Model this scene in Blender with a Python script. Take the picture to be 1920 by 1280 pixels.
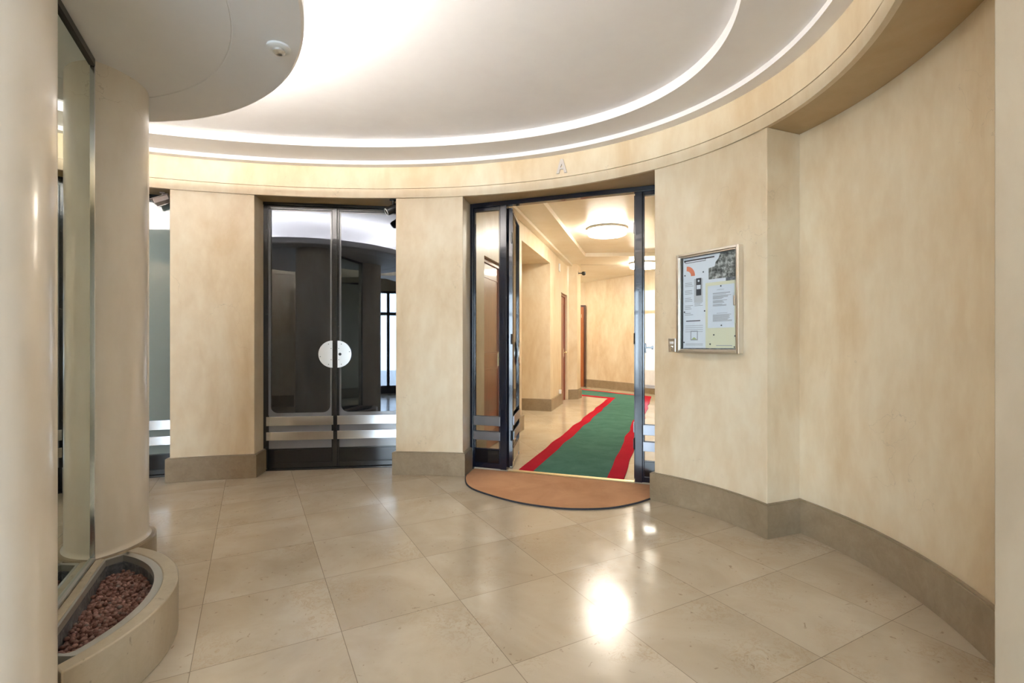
import bpy, math, random
from mathutils import Vector, Matrix
random.seed(7)
S = bpy.context.scene
for o in list(bpy.data.objects): bpy.data.objects.remove(o)
R = math.radians
PI = math.pi

# ------------------------------------------------------------------ camera
F = 911.0; HY = 645.0; CH = 1.25           # focal length (px of a 1920 wide frame), horizon row, eye height
cd = bpy.data.cameras.new('camera'); cam = bpy.data.objects.new('camera', cd)
S.collection.objects.link(cam); S.camera = cam
cam.location = (0, 0, CH); cam.rotation_euler = (PI/2, 0, 0)
cd.sensor_width = 36; cd.lens = F*36/1920; cd.shift_y = (HY-640)/1920; cd.clip_start = .02

# ------------------------------------------------------------------ world, daylight, exposure
S.view_settings.view_transform = 'Standard'; S.view_settings.look = 'None'
S.view_settings.gamma = 1; S.view_settings.use_curve_mapping = False
S.view_settings.exposure = 1.5
W = bpy.data.worlds.new('sky'); S.world = W; W.use_nodes = True
bg = W.node_tree.nodes['Background']; bg.inputs[0].default_value = (.72, .85, 1.0, 1); bg.inputs[1].default_value = 7.8
pl = bpy.data.lights.new('entrance_portal', 'AREA'); pl.shape = 'RECTANGLE'; pl.size = 2.9; pl.size_y = 2.6
try: pl.cycles.is_portal = True
except Exception: pass
po = bpy.data.objects.new('entrance_portal', pl); S.collection.objects.link(po)
po.location = (-1.10, -2.80, 1.32); po.rotation_euler = (-PI/2+PI, 0, 0)
COVE = 76.0          # emission of the tube above the ceiling disc
LAMP = 24.0           # emission of the corridor lamps

# ------------------------------------------------------------------ node materials
def new_mat(name):
    m = bpy.data.materials.new(name); m.use_nodes = True
    nt = m.node_tree; b = nt.nodes['Principled BSDF']
    return m, nt, b
def setb(b, col=None, rough=None, metal=None, ior=None, coat=None):
    if col is not None: b.inputs['Base Color'].default_value = (*col, 1)
    if rough is not None: b.inputs['Roughness'].default_value = rough
    if metal is not None: b.inputs['Metallic'].default_value = metal
    if ior is not None: b.inputs['IOR'].default_value = ior
    if coat is not None: b.inputs['Coat Weight'].default_value = coat
def plain(name, col, rough=.5, metal=0, ior=None, coat=None):
    m, nt, b = new_mat(name); setb(b, col, rough, metal, ior, coat); return m
def noise(nt, scale, detail=4, rough=.55, vec=None, dist=0):
    n = nt.nodes.new('ShaderNodeTexNoise'); n.inputs['Scale'].default_value = scale
    n.inputs['Detail'].default_value = detail; n.inputs['Roughness'].default_value = rough
    n.inputs['Distortion'].default_value = dist
    if vec is not None: nt.links.new(vec, n.inputs['Vector'])
    return n.outputs['Fac']
def ramp(nt, fac, stops):
    r = nt.nodes.new('ShaderNodeValToRGB'); cr = r.color_ramp
    while len(cr.elements) < len(stops): cr.elements.new(.5)
    for e, (p, c) in zip(cr.elements, stops): e.position = p; e.color = (*c, 1)
    nt.links.new(fac, r.inputs['Fac']); return r.outputs['Color']
def mix(nt, fac, a, b, mode='MIX'):
    n = nt.nodes.new('ShaderNodeMix'); n.data_type = 'RGBA'; n.blend_type = mode
    for v, i in ((fac, 0), (a, 6), (b, 7)):
        if hasattr(v, 'links'): nt.links.new(v, n.inputs[i])
        elif i == 0: n.inputs[0].default_value = v
        else: n.inputs[i].default_value = (*v, 1)
    return n.outputs[2]
def math_n(nt, op, a, b=None):
    n = nt.nodes.new('ShaderNodeMath'); n.operation = op
    for v, i in ((a, 0), (b, 1)):
        if v is None: continue
        if hasattr(v, 'links'): nt.links.new(v, n.inputs[i])
        else: n.inputs[i].default_value = v
    return n.outputs[0]
def objco(nt, scale=(1, 1, 1)):
    t = nt.nodes.new('ShaderNodeTexCoord'); mp = nt.nodes.new('ShaderNodeMapping')
    mp.inputs['Scale'].default_value = scale
    nt.links.new(t.outputs['Object'], mp.inputs['Vector']); return mp.outputs['Vector']
def bump(nt, b, h, strength=.1, dist=.01):
    n = nt.nodes.new('ShaderNodeBump'); n.inputs['Strength'].default_value = strength; n.inputs['Distance'].default_value = dist
    nt.links.new(h, n.inputs['Height']); nt.links.new(n.outputs[0], b.inputs['Normal'])

def plaster(name, a, b_, c, rough=.42, coat=.0, cracks=True):
    m, nt, b = new_mat(name); v = objco(nt); v2 = objco(nt, (1, 1, .45))
    n1 = noise(nt, 1.5, 5, .62, v2, .5); n2 = noise(nt, 9, 5, .6, v2)
    col = ramp(nt, n1, [(.36, a), (.50, b_), (.64, c)])
    col = mix(nt, .28, col, ramp(nt, n2, [(.38, a), (.62, c)]))
    if cracks:
        vo = nt.nodes.new('ShaderNodeTexVoronoi'); vo.feature = 'DISTANCE_TO_EDGE'; vo.inputs['Scale'].default_value = 1.1
        w = nt.nodes.new('ShaderNodeVectorMath'); w.operation = 'ADD'; nz = nt.nodes.new('ShaderNodeTexNoise')
        nz.inputs['Scale'].default_value = 2.2; nz.inputs['Detail'].default_value = 6
        nt.links.new(v, nz.inputs['Vector']); nt.links.new(v, w.inputs[0]); nt.links.new(nz.outputs['Color'], w.inputs[1])
        nt.links.new(w.outputs[0], vo.inputs['Vector'])
        f = math_n(nt, 'LESS_THAN', vo.outputs['Distance'], .0016)
        f = math_n(nt, 'MULTIPLY', f, math_n(nt, 'GREATER_THAN', noise(nt, 1.3, 2, .5, v), .56))
        col = mix(nt, math_n(nt, 'MULTIPLY', f, .28), col, (.30, .24, .17))
    nt.links.new(col, b.inputs['Base Color']); setb(b, rough=rough, coat=coat)
    if coat: b.inputs['Coat Roughness'].default_value = .12
    bump(nt, b, n2, .06, .01); return m
M = {}
M['wall'] = plaster('cream_stucco', (.61, .47, .295), (.70, .58, .405), (.755, .665, .50), .36)
M['soffit'] = plaster('shade_toned_soffit_stucco', (.44, .305, .15), (.48, .345, .18), (.52, .385, .215), .45, cracks=False)  # wall stucco with soffit shade and warm bounce light put into its colour
M['column'] = plaster('polished_column_stucco', (.70, .63, .53), (.77, .71, .62), (.80, .76, .69), .28, .4)
M['wallfront'] = plaster('greyish_cream_stucco', (.43, .355, .255), (.475, .40, .295), (.50, .44, .33), .36)  # greyer stucco of its own, darkened to hold back excess daylight
M['white'] = plaster('ceiling_paint', (.78, .755, .755), (.805, .785, .785), (.82, .805, .80), .6, cracks=False)
M['disc'] = plaster('daylight_toned_ceiling_paint', (.83, .825, .845), (.85, .845, .865), (.865, .86, .875), .6, cracks=False)  # ceiling paint made lighter and cooler to stand in for daylight
M['corrceil'] = plaster('corridor_ceiling_paint', (.74, .67, .54), (.78, .72, .60), (.81, .76, .66), .35, cracks=False)

def stone(name, a, b_, c, rough, sc=1.0, spots=(.22, .17, .12)):
    m, nt, b = new_mat(name); v = objco(nt)
    n1 = noise(nt, 3*sc, 6, .65, v, .8); n2 = noise(nt, 16*sc, 6, .7, v, 1.2)
    col = ramp(nt, n1, [(.3, a), (.5, b_), (.72, c)])
    col = mix(nt, .3, col, ramp(nt, n2, [(.35, a), (.65, c)]))
    n3 = noise(nt, 34*sc, 3, .5, v, .6)
    col = mix(nt, ramp(nt, n3, [(.66, (0, 0, 0)), (.73, (.5, .5, .5))]), col, spots)
    nt.links.new(col, b.inputs['Base Color']); setb(b, rough=rough)
    bump(nt, b, n2, .04, .004); return m
M['base'] = stone('limestone_skirting', (.21, .155, .09), (.265, .20, .125), (.34, .27, .18), .35)
M['rim'] = stone('planter_limestone', (.40, .33, .23), (.46, .39, .28), (.53, .46, .35), .35)

def floor_mat(name, a, b_, c, rough, rot=28.2, size=.5475, u0=1.67, v0=-.207, gap=.0016):
    m, nt, b = new_mat(name); v = objco(nt)
    sp = nt.nodes.new('ShaderNodeSeparateXYZ'); nt.links.new(v, sp.inputs[0])
    th = R(rot); X, Y = sp.outputs[0], sp.outputs[1]
    uu = math_n(nt, 'ADD', math_n(nt, 'MULTIPLY', X, -math.sin(th)), math_n(nt, 'MULTIPLY', Y, math.cos(th)))
    vv = math_n(nt, 'ADD', math_n(nt, 'MULTIPLY', X, math.cos(th)), math_n(nt, 'MULTIPLY', Y, math.sin(th)))
    us = math_n(nt, 'DIVIDE', math_n(nt, 'SUBTRACT', uu, u0), size*.995); vs = math_n(nt, 'DIVIDE', math_n(nt, 'SUBTRACT', vv, v0), size*1.009)
    def edge(t):
        fr = math_n(nt, 'FRACT', t); return math_n(nt, 'MINIMUM', fr, math_n(nt, 'SUBTRACT', 1.0, fr))
    e = math_n(nt, 'MINIMUM', edge(us), edge(vs))
    line = math_n(nt, 'LESS_THAN', e, gap/size)
    cv = nt.nodes.new('ShaderNodeCombineXYZ'); nt.links.new(math_n(nt, 'FLOOR', us), cv.inputs[0]); nt.links.new(math_n(nt, 'FLOOR', vs), cv.inputs[1])
    wn = nt.nodes.new('ShaderNodeTexWhiteNoise'); wn.noise_dimensions = '3D'; nt.links.new(cv.outputs[0], wn.inputs['Vector'])
    off = nt.nodes.new('ShaderNodeVectorMath'); off.operation = 'MULTIPLY_ADD'
    nt.links.new(wn.outputs['Color'], off.inputs[0]); off.inputs[1].default_value = (9, 9, 9); nt.links.new(v, off.inputs[2])
    n1 = noise(nt, 1.6, 5, .6, off.outputs[0], .6); n2 = noise(nt, 11, 7, .72, off.outputs[0], 1.6)
    col = ramp(nt, n1, [(.3, a), (.5, b_), (.7, c)])
    veins = ramp(nt, n2, [(.47, (0, 0, 0)), (.495, (1, 1, 1)), (.52, (0, 0, 0))])
    patch = ramp(nt, noise(nt, 2.3, 3, .5, off.outputs[0]), [(.5, (0, 0, 0)), (.64, (1, 1, 1))])
    vf = mix(nt, 1.0, veins, patch, 'MULTIPLY')
    col = mix(nt, mix(nt, 1.0, vf, (.62, .62, .62), 'MULTIPLY'), col, (.36, .25, .14))
    n4 = noise(nt, 30, 3, .5, off.outputs[0], 1.0)
    col = mix(nt, ramp(nt, n4, [(.68, (0, 0, 0)), (.73, (.6, .6, .6))]), col, (.24, .17, .11))
    tone = ramp(nt, wn.outputs['Value'], [(0, (.94, .935, .92)), (1, (1.03, 1.025, 1.02))])
    col = mix(nt, 1.0, col, tone, 'MULTIPLY')
    col = mix(nt, math_n(nt, 'MULTIPLY', line, .55), col, (.10, .07, .045))
    nt.links.new(col, b.inputs['Base Color'])
    rr = ramp(nt, noise(nt, 6, 4, .6, v), [(.3, (rough*.7,)*3), (.7, (rough*1.5,)*3)])
    nt.links.new(rr, b.inputs['Roughness']); b.inputs['IOR'].default_value = 1.55
    bump(nt, b, noise(nt, 2.2, 2, .5, v), .05, .01); return m
M['floor'] = floor_mat('polished_limestone_tiles', (.42, .34, .24), (.48, .40, .295), (.54, .465, .36), .17)
M['floor2'] = floor_mat('corridor_stone_tiles', (.58, .48, .34), (.63, .54, .40), (.68, .59, .46), .10, 16, .9, 0, 0, .0012)

def paint(name, col, chip, amount=.72):
    m, nt, b = new_mat(name); v = objco(nt)
    n = noise(nt, 30, 6, .75, v, .4)
    c = mix(nt, ramp(nt, n, [(amount, (0, 0, 0)), (amount+.03, (1, 1, 1))]), col, chip)
    nt.links.new(c, b.inputs['Base Color']); setb(b, rough=.16, coat=.6)
    bump(nt, b, noise(nt, 45, 4, .6, v), .18, .004); return m
M['black'] = paint('black_gloss_door_paint', (.006, .006, .007), (.16, .15, .14), .66)
M['navy'] = paint('navy_black_gloss_door_paint', (.004, .007, .018), (.12, .12, .13), .68)
M['chrome'] = plain('polished_steel', (.74, .75, .77), .16, 1)
M['steelgrey'] = plain('brushed_grey_steel', (.30, .31, .34), .38, 1)
M['satin'] = plain('satin_steel', (.80, .80, .79), .34, 1)
M['alu'] = plain('aluminium_frame', (.74, .71, .66), .28, 1)
M['darkmetal'] = plain('dark_bronze', (.05, .045, .04), .35, .8)
M['brass'] = plain('brass_threshold', (.85, .72, .42), .3, 1)
M['darkpane'] = plain('smoked_black_glass', (.006, .006, .007), .012, 0, 1.95)
M['darkpane'].node_tree.nodes['Principled BSDF'].inputs['Specular Tint'].default_value = (.78, .86, 1.0, 1)
M['greypane'] = plain('grey_green_backed_glass', (.20, .245, .235), .03, 0, 1.9)
M['panefilm'] = plain('clouded_glass_edge', (.16, .16, .165), .12, 0, 1.8)
M['kick'] = plain('black_kick_plate', (.004, .004, .006), .10, 0, 1.6)
M['mirror'] = plain('mirror_glass', (.72, .80, .745), .0, 1)
M['letter'] = plain('dulled_metal_letter', (.50, .46, .43), .4, .7)
M['dark'] = plain('dark_screw', (.02, .02, .02), .4)
M['camera_black'] = plain('camera_black_plastic', (.012, .012, .013), .25)
M['camera_grey'] = plain('camera_grey_plastic', (.34, .28, .25), .35)
M['lens'] = plain('camera_lens_glass', (.005, .005, .01), .02, 0, 2.0)
M['plastic'] = plain('white_plastic', (.78, .78, .77), .35)
M['paper'] = plain('white_paper', (.76, .80, .86), .7)
M['paperletter'] = plain('bluish_white_paper', (.70, .75, .82), .7)
M['cream'] = plain('cream_paper', (.74, .73, .55), .7)
M['ink'] = plain('grey_print', (.36, .38, .42), .8)
M['ink2'] = plain('pale_print', (.55, .57, .60), .8)
M['inkdark'] = plain('dark_print', (.06, .06, .07), .7)
M['orange'] = plain('orange_print', (.75, .24, .14), .7)
M['green'] = plain('green_print', (.45, .52, .25), .7)
M['soil'] = plain('dark_soil', (.03, .018, .014), .9)
M['slot'] = plain('dark_joint', (.05, .045, .04), .6)
M['lamprim'] = plain('lamp_metal_rim', (.30, .29, .27), .4, .6)
M['outside'] = plain('street_paving', (.45, .45, .44), .8)
M['shell'] = plain('dark_shell_and_backing', (.05, .045, .04), .9)
def zinc():
    m, nt, b = new_mat('weathered_zinc'); v = objco(nt)
    c = ramp(nt, noise(nt, 26, 7, .75, v, 1), [(.35, (.10, .11, .13)), (.55, (.24, .26, .29)), (.68, (.45, .44, .42))])
    nt.links.new(c, b.inputs['Base Color']); setb(b, rough=.45, metal=.35); return m
M['zinc'] = zinc()
M['liner'] = plain('grey_metal_lip', (.46, .46, .44), .38, .55)
def pebble():
    m, nt, b = new_mat('fired_clay_pebbles')
    g = nt.nodes.new('ShaderNodeNewGeometry'); v = objco(nt)
    c = ramp(nt, g.outputs['Random Per Island'], [(0, (.15, .06, .042)), (.35, (.26, .125, .10)), (.7, (.33, .17, .14)), (.9, (.39, .22, .185)), (1, (.22, .17, .15))])
    d = ramp(nt, noise(nt, 5, 3, .5, v), [(.50, (1, 1, 1)), (.66, (.45, .45, .50))])
    c = mix(nt, 1.0, c, d, 'MULTIPLY'); nt.links.new(c, b.inputs['Base Color']); setb(b, rough=.6)
    bump(nt, b, noise(nt, 260, 3, .6, v), .4, .002); return m
M['pebble'] = pebble()
def fabric(name, a, b_, sc=220, rough=.95, big=3):
    m, nt, b = new_mat(name); v = objco(nt)
    n1 = noise(nt, sc, 3, .6, v); n2 = noise(nt, big, 4, .6, v, .6)
    c = mix(nt, .5, ramp(nt, n1, [(.3, a), (.7, b_)]), ramp(nt, n2, [(.35, a), (.65, b_)]))
    nt.links.new(c, b.inputs['Base Color']); setb(b, rough=rough); b.inputs['Specular IOR Level'].default_value = .1
    bump(nt, b, n1, .5, .004); return m
M['mat'] = fabric('brown_coir', (.42, .215, .11), (.60, .34, .19), 300)
M['matedge'] = fabric('dark_rubber_edge', (.03, .03, .035), (.05, .05, .055), 100, .8)
M['cgreen'] = fabric('green_carpet_pile', (.045, .135, .10), (.085, .215, .165), 160, .95, 4)
M['cred'] = fabric('red_carpet_border', (.40, .005, .02), (.50, .012, .032), 160)
def wood(name, a, b_, rough=.28):
    m, nt, b = new_mat(name); v = objco(nt, (6, 6, .5))
    c = ramp(nt, noise(nt, 4, 6, .6, v, 1.5), [(.3, a), (.7, b_)])
    nt.links.new(c, b.inputs['Base Color']); setb(b, rough=rough, coat=.3); return m
M['wood'] = wood('varnished_reddish_wood', (.20, .05, .018), (.30, .085, .03))
M['wood2'] = wood('varnished_orange_wood', (.30, .085, .02), (.44, .14, .035))
M['wooddark'] = wood('dark_wood_frame', (.05, .018, .01), (.09, .03, .015))
def clearglass(name, tint, refl_ior=1.5):
    m = bpy.data.materials.new(name); m.use_nodes = True; nt = m.node_tree; nt.nodes.clear()
    o = nt.nodes.new('ShaderNodeOutputMaterial'); mx = nt.nodes.new('ShaderNodeMixShader'); fr = nt.nodes.new('ShaderNodeFresnel')
    fr.inputs[0].default_value = refl_ior
    t = nt.nodes.new('ShaderNodeBsdfTransparent'); t.inputs[0].default_value = (*tint, 1)
    g = nt.nodes.new('ShaderNodeBsdfGlossy'); g.inputs['Roughness'].default_value = .01
    nt.links.new(fr.outputs[0], mx.inputs[0]); nt.links.new(t.outputs[0], mx.inputs[1]); nt.links.new(g.outputs[0], mx.inputs[2])
    nt.links.new(mx.outputs[0], o.inputs[0]); return m
M['glass'] = clearglass('clear_glass', (.94, .955, .95), 1.38)
M['glassboard'] = clearglass('showcase_glass', (.97, .98, .98), 1.25)
def emit(name, col, st):
    m, nt, b = new_mat(name); setb(b, (.8, .8, .8), .4)
    b.inputs['Emission Color'].default_value = (*col, 1); b.inputs['Emission Strength'].default_value = st; return m
M['tube'] = emit('cove_tube_glow', (1, .95, .88), COVE)
M['lampglow'] = emit('opal_lamp_glow', (1, .92, .79), LAMP); M['lampglowfar'] = emit('dimmer_opal_lamp_glow', (1, .92, .79), LAMP*.85)
def photo_print():
    m, nt, b = new_mat('grey_photo_print'); v = objco(nt)
    c = ramp(nt, noise(nt, 26, 6, .7, v), [(.38, (.03, .03, .03)), (.5, (.18, .19, .18)), (.62, (.55, .56, .55))])
    nt.links.new(c, b.inputs['Base Color']); setb(b, rough=.6); return m
M['photo'] = photo_print()

# ------------------------------------------------------------------ mesh helpers
class MB:
    def __init__(s): s.v = []; s.f = []; s.m = []
    def add(s, vs, fs, mi=0):
        k = len(s.v); s.v += [tuple(p) for p in vs]; s.f += [tuple(i+k for i in f) for f in fs]; s.m += [mi]*len(fs); return s
    def prism(s, poly, z0, z1, mi=0):                # closed plan polygon
        n = len(poly); vs = [(p[0], p[1], z0) for p in poly]+[(p[0], p[1], z1) for p in poly]
        return s.add(vs, [tuple(range(n-1, -1, -1)), tuple(range(n, 2*n))]+[(i, (i+1) % n, n+(i+1) % n, n+i) for i in range(n)], mi)
    def box(s, x0, x1, y0, y1, z0, z1, mi=0): return s.prism([(x0, y0), (x1, y0), (x1, y1), (x0, y1)], z0, z1, mi)
    def strip(s, pl, t, z0, z1, mi=0):               # wall: plan polyline thickened to its left by t
        off = offset(pl, t); n = len(pl)
        vs = [(p[0], p[1], z) for z in (z0, z1) for p in pl]+[(p[0], p[1], z) for z in (z0, z1) for p in off]
        fs = []
        for i in range(n-1):
            fs += [(i, i+1, n+i+1, n+i), (2*n+i+1, 2*n+i, 3*n+i, 3*n+i+1), (n+i, n+i+1, 3*n+i+1, 3*n+i), (i+1, i, 2*n+i, 2*n+i+1)]
        fs += [(0, n, 3*n, 2*n), (n-1, 3*n-1, 4*n-1, 2*n-1)]
        return s.add(vs, fs, mi)
    def lathe(s, prof, n=64, c=(0, 0), mi=0, axis='z', z=0, caps=True):
        vs = []; m = len(prof)
        for r, h in prof:
            for k in range(n):
                a = 2*PI*k/n; p = (r*math.cos(a), r*math.sin(a), h)
                if axis == 'y': p = (p[0], p[2], p[1])
                if axis == 'x': p = (p[2], p[0], p[1])
                vs.append((c[0]+p[0], c[1]+p[1], z+p[2]))
        fs = [(j*n+k, j*n+(k+1) % n, (j+1)*n+(k+1) % n, (j+1)*n+k) for j in range(m-1) for k in range(n)]
        if caps: fs += [tuple(range(n-1, -1, -1)), tuple((m-1)*n+k for k in range(n))]
        return s.add(vs, fs, mi)
    def plate(s, poly, y0, y1, mi=0):                # polygon in x,z extruded along y
        n = len(poly); vs = [(p[0], y0, p[1]) for p in poly]+[(p[0], y1, p[1]) for p in poly]
        return s.add(vs, [tuple(range(n)), tuple(range(2*n-1, n-1, -1))]+[(i, n+i, n+(i+1) % n, (i+1) % n) for i in range(n)], mi)
    def frame(s, x0, x1, z0, z1, w, y0, y1, mi=0):   # rectangular picture frame in x,z
        s.box(x0, x0+w, y0, y1, z0, z1, mi); s.box(x1-w, x1, y0, y1, z0, z1, mi)
        s.box(x0+w, x1-w, y0, y1, z0, z0+w, mi); s.box(x0+w, x1-w, y0, y1, z1-w, z1, mi); return s
    def build(s, name, mats, parent=None, smooth=False, bevel=0):
        me = bpy.data.meshes.new(name); me.from_pydata(s.v, [], s.f)
        for m in (mats if isinstance(mats, (list, tuple)) else [mats]): me.materials.append(M[m] if isinstance(m, str) else m)
        for p, i in zip(me.polygons, s.m): p.material_index = i
        import bmesh
        bm = bmesh.new(); bm.from_mesh(me); bmesh.ops.recalc_face_normals(bm, faces=bm.faces); bm.to_mesh(me); bm.free()
        if smooth:
            for p in me.polygons: p.use_smooth = True
            try: me.set_sharp_from_angle(angle=R(35))
            except Exception: pass
        me.update(); o = bpy.data.objects.new(name, me); S.collection.objects.link(o)
        if parent is not None: o.parent = parent
        if bevel:
            b = o.modifiers.new('bevel', 'BEVEL'); b.width = bevel; b.segments = 2; b.limit_method = 'ANGLE'; b.angle_limit = R(50)
        return o
def offset(pl, t):
    out = []; n = len(pl)
    for i in range(n):
        ns = []
        if i: ns.append(Vector((pl[i][0]-pl[i-1][0], pl[i][1]-pl[i-1][1])).normalized())
        if i < n-1: ns.append(Vector((pl[i+1][0]-pl[i][0], pl[i+1][1]-pl[i][1])).normalized())
        ns = [Vector((-d.y, d.x)) for d in ns]
        if len(ns) == 2:
            m = (ns[0]+ns[1]).normalized(); k = t/max(.35, m.dot(ns[0]))
        else: m = ns[0]; k = t
        out.append((pl[i][0]+m.x*k, pl[i][1]+m.y*k))
    return out
def empty(name, loc=(0, 0, 0), rz=0):
    o = bpy.data.objects.new(name, None); S.collection.objects.link(o); o.location = loc; o.rotation_euler = (0, 0, rz)
    o.empty_display_size = .1; return o
def tag(o, label, cat, group=None):
    o['label'] = label; o['category'] = cat
    if group: o['group'] = group
    return o
def struct(o, label=None, cat=None):
    o['kind'] = 'structure'
    if label: o['label'] = label; o['category'] = cat
    return o

# ------------------------------------------------------------------ the oval plan
class Ell:
    def __init__(s, c, a, b, t): s.c = c; s.a = a; s.b = b; s.t = t
    def p(s, phi, off=0):
        x = s.a*math.cos(phi); y = s.b*math.sin(phi)
        nx = math.cos(phi)/s.a; ny = math.sin(phi)/s.b; l = math.hypot(nx, ny); x += off*nx/l; y += off*ny/l
        c, q = math.cos(s.t), math.sin(s.t); return (s.c[0]+c*x-q*y, s.c[1]+q*x+c*y)
    def phi(s, pt):
        dx = pt[0]-s.c[0]; dy = pt[1]-s.c[1]; c, q = math.cos(s.t), math.sin(s.t)
        return math.atan2((-q*dx+c*dy)/s.b, (c*dx+q*dy)/s.a)
    def ray(s, r, off=0):                            # phi where X/Y = r, far crossing on the right / back side
        best = None; prev = None
        for i in range(-300, 700):
            ph = i/200; x, y = s.p(ph, off); g = x-r*y
            if prev is not None and y > .3 and (prev[1] < 0) != (g < 0):
                q = prev[0]+(ph-prev[0])*prev[1]/(prev[1]-g)
                if best is None or y > best[1]: best = (q, y)
            prev = (ph, g)
        return best[0]
    def arc(s, p0, p1, off=0, n=None):
        n = n or max(2, int(abs(p1-p0)*36)); return [s.p(p0+(p1-p0)*i/n, off) for i in range(n+1)]
TILT = .257
EB = Ell((-2.209, 2.064), 3.996, 2.479, TILT)
ER1 = Ell((-2.209, 2.064), 3.893, 2.412, TILT)
ER2 = Ell((-2.226, 2.219), 3.527, 1.92, TILT)
EN = Ell((-2.209, 2.064), 4.304, 2.973, TILT)
HS = 2.654                                           # height of the lintel
GAPF = .012                                          # pier faces sit this far behind the lintel face

# ------------------------------------------------------------------ floor, ceiling
struct(MB().box(-6.9, 3.9, -2.9, 6.6, -.05, 0).build('floor', 'floor'))
DB0, DB1 = Vector((-.41, 4.90)), Vector((1.48, 4.232))        # the open doorway's door line
du = (DB1-DB0).normalized()
b0 = DB0-du*.4; b1 = DB1+du*.4
struct(MB().prism([tuple(b0), tuple(b1), (3.9, 9.0), (5.4, 10.0), (5.4, 14.6), (-.8, 14.6), (-.8, 6.0)], -.03, .015).build('floor_corridor', 'floor2'))

def ringmesh(rings, N=288):
    mb = MB(); vs = []
    for E_, off, z in rings:
        for k in range(N): x, y = E_.p(2*PI*k/N, off(2*PI*k/N) if callable(off) else off); vs.append((x, y, z))
    mb.add(vs, [(j*N+k, j*N+(k+1) % N, (j+1)*N+(k+1) % N, (j+1)*N+k) for j in range(len(rings)-1) for k in range(N)]); return mb
c = ringmesh([(EB, .02, 2.948), (ER1, 0, 2.948), (ER1, 0, 2.985), (ER2, 0, 2.985), (ER2, 0, 3.055)]); N = 288
k = len(c.v); c.add([(*ER2.c, 3.055)]+[(*ER2.p(2*PI*i/N), 3.055) for i in range(N)], [(0, 1+i, 1+(i+1) % N) for i in range(N)])
struct(c.build('ceiling', 'white'))
band = ringmesh([(EB, .03, HS), (EB, .0, HS), (EB, 0, 2.7368), (EB, .014, 2.737), (EB, .014, 2.743), (EB, 0, 2.7432), (EB, 0, 2.940), (EB, .004, 2.948), (EB, .03, 2.948)])
struct(band.build('trim_1', 'wall', smooth=True))
PC1 = EB.phi((1.645, 3.142)); PC0 = EB.phi((1.155, 3.911)); PD1 = -.6
def soff_w(ph):
    ph = (ph+PI) % (2*PI)-PI
    if PD1-.9 < ph < PC1+.30: return .95
    return .42
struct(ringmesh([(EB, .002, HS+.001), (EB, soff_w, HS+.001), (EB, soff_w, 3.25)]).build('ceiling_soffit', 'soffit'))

# lowered disc
DC = (-2.253, 1.509); DR = 1.478; DZ = 2.61
d = MB().lathe([(.01, DZ), (1.194, DZ), (1.196, DZ+.003), (1.200, DZ+.003), (1.202, DZ), (DR-.012, DZ), (DR, DZ+.012), (DR, DZ+.085), (DR-.03, DZ+.085), (DR-.03, DZ+.02), (.01, DZ+.02)], 160, DC, caps=False)
struct(d.build('ceiling_disc', 'disc', smooth=True))
tb = MB(); NT = 96; 
for j in range(NT):
    for i in range(8):
        a = 2*PI*j/NT; b_ = 2*PI*i/8; r = 1.24+.014*math.cos(b_); tb.v.append((DC[0]+r*math.cos(a), DC[1]+r*math.sin(a), DZ+.075+.014*math.sin(b_)))
for j in range(NT):
    for i in range(8): tb.f.append((j*8+i, ((j+1) % NT)*8+i, ((j+1) % NT)*8+(i+1) % 8, j*8+(i+1) % 8)); tb.m.append(0)
tag(tb.build('cove_lamp', 'tube', smooth=True), 'glowing ring tube hidden on top of the lowered ceiling disc', 'lamp')

# ------------------------------------------------------------------ piers (lobby wall) and their skirting
def pier(name, p0, p1, e0, e1, z1=HS, base=True, inset=GAPF, n=None):
    """front face on the oval from p0 to p1; e0, e1 = plan points where its sides end at the back"""
    arc = EB.arc(p0, p1, inset, n); pl = [e0]+arc+[e1]
    poly = pl if len(pl) > 2 else pl
    o = struct(MB().prism(poly, 0, z1).build(name, 'wall', bevel=.004))
    return pl
def skirt(name, pl, t=-.028, side=1, z=.22):
    mb = MB().strip(pl, t, .0, z-.006).strip(pl, t*.72, z-.006, z)
    return struct(mb.build(name, 'base', bevel=.003))
PA0 = EB.phi((-3.10, 4.40)); PA1 = EB.phi((-2.42, 4.548)); PB0 = EB.phi((-1.117, 4.668)); PB1 = EB.phi((-.461, 4.617))
# door lines
D2a, D2b = Vector((-2.49, 4.800)), Vector((-1.06, 4.995))
# pier between narrow left door and middle door
pa = pier('wall_pier_left', PA0, PA1, (-3.17, 4.72), (-2.47, 4.95))
skirt('baseboard_pier_left', pa)
pb = pier('wall_pier_center', PB0, PB1, (-1.07, 4.99), (-.40, 4.99))
skirt('baseboard_pier_center', pb)
pc = pier('wall_pier_right', PC0, PC1, (1.52, 4.28), (1.97, 3.27))
skirt('baseboard_pier_right', pc)
# left side: jamb pier and the long curved wall on to the vestibule
PZ = EB.phi((-4.42, 3.86)); PE = EB.phi((-2.75, -.5)); PE += 2*PI if PE < 0 else 0
wl = EB.arc(PZ, PE, GAPF, 60)
mbw = MB().strip(wl, -.14, 0, HS); struct(mbw.build('wall_left', 'wall'))
skirt('baseboard_left', wl, .028)
# right niche wall
n0 = EN.phi((1.93, 3.254)); n1 = EN.phi((1.80, 1.50))
nw = EN.arc(n0+.06, n1-.06, 0, 30)
struct(MB().strip(nw, .12, 0, HS).build('wall_right', 'wall'))
skirt('baseboard_right', EN.arc(n0+.002, n1-.04, 0, 30), -.028)
# near right pier
pd = [(2.05, 1.50), (1.455, 1.468), (1.30, -2.66)]
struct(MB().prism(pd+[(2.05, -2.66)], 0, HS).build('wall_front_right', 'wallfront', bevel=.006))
skirt('baseboard_front_right', pd)
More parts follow.
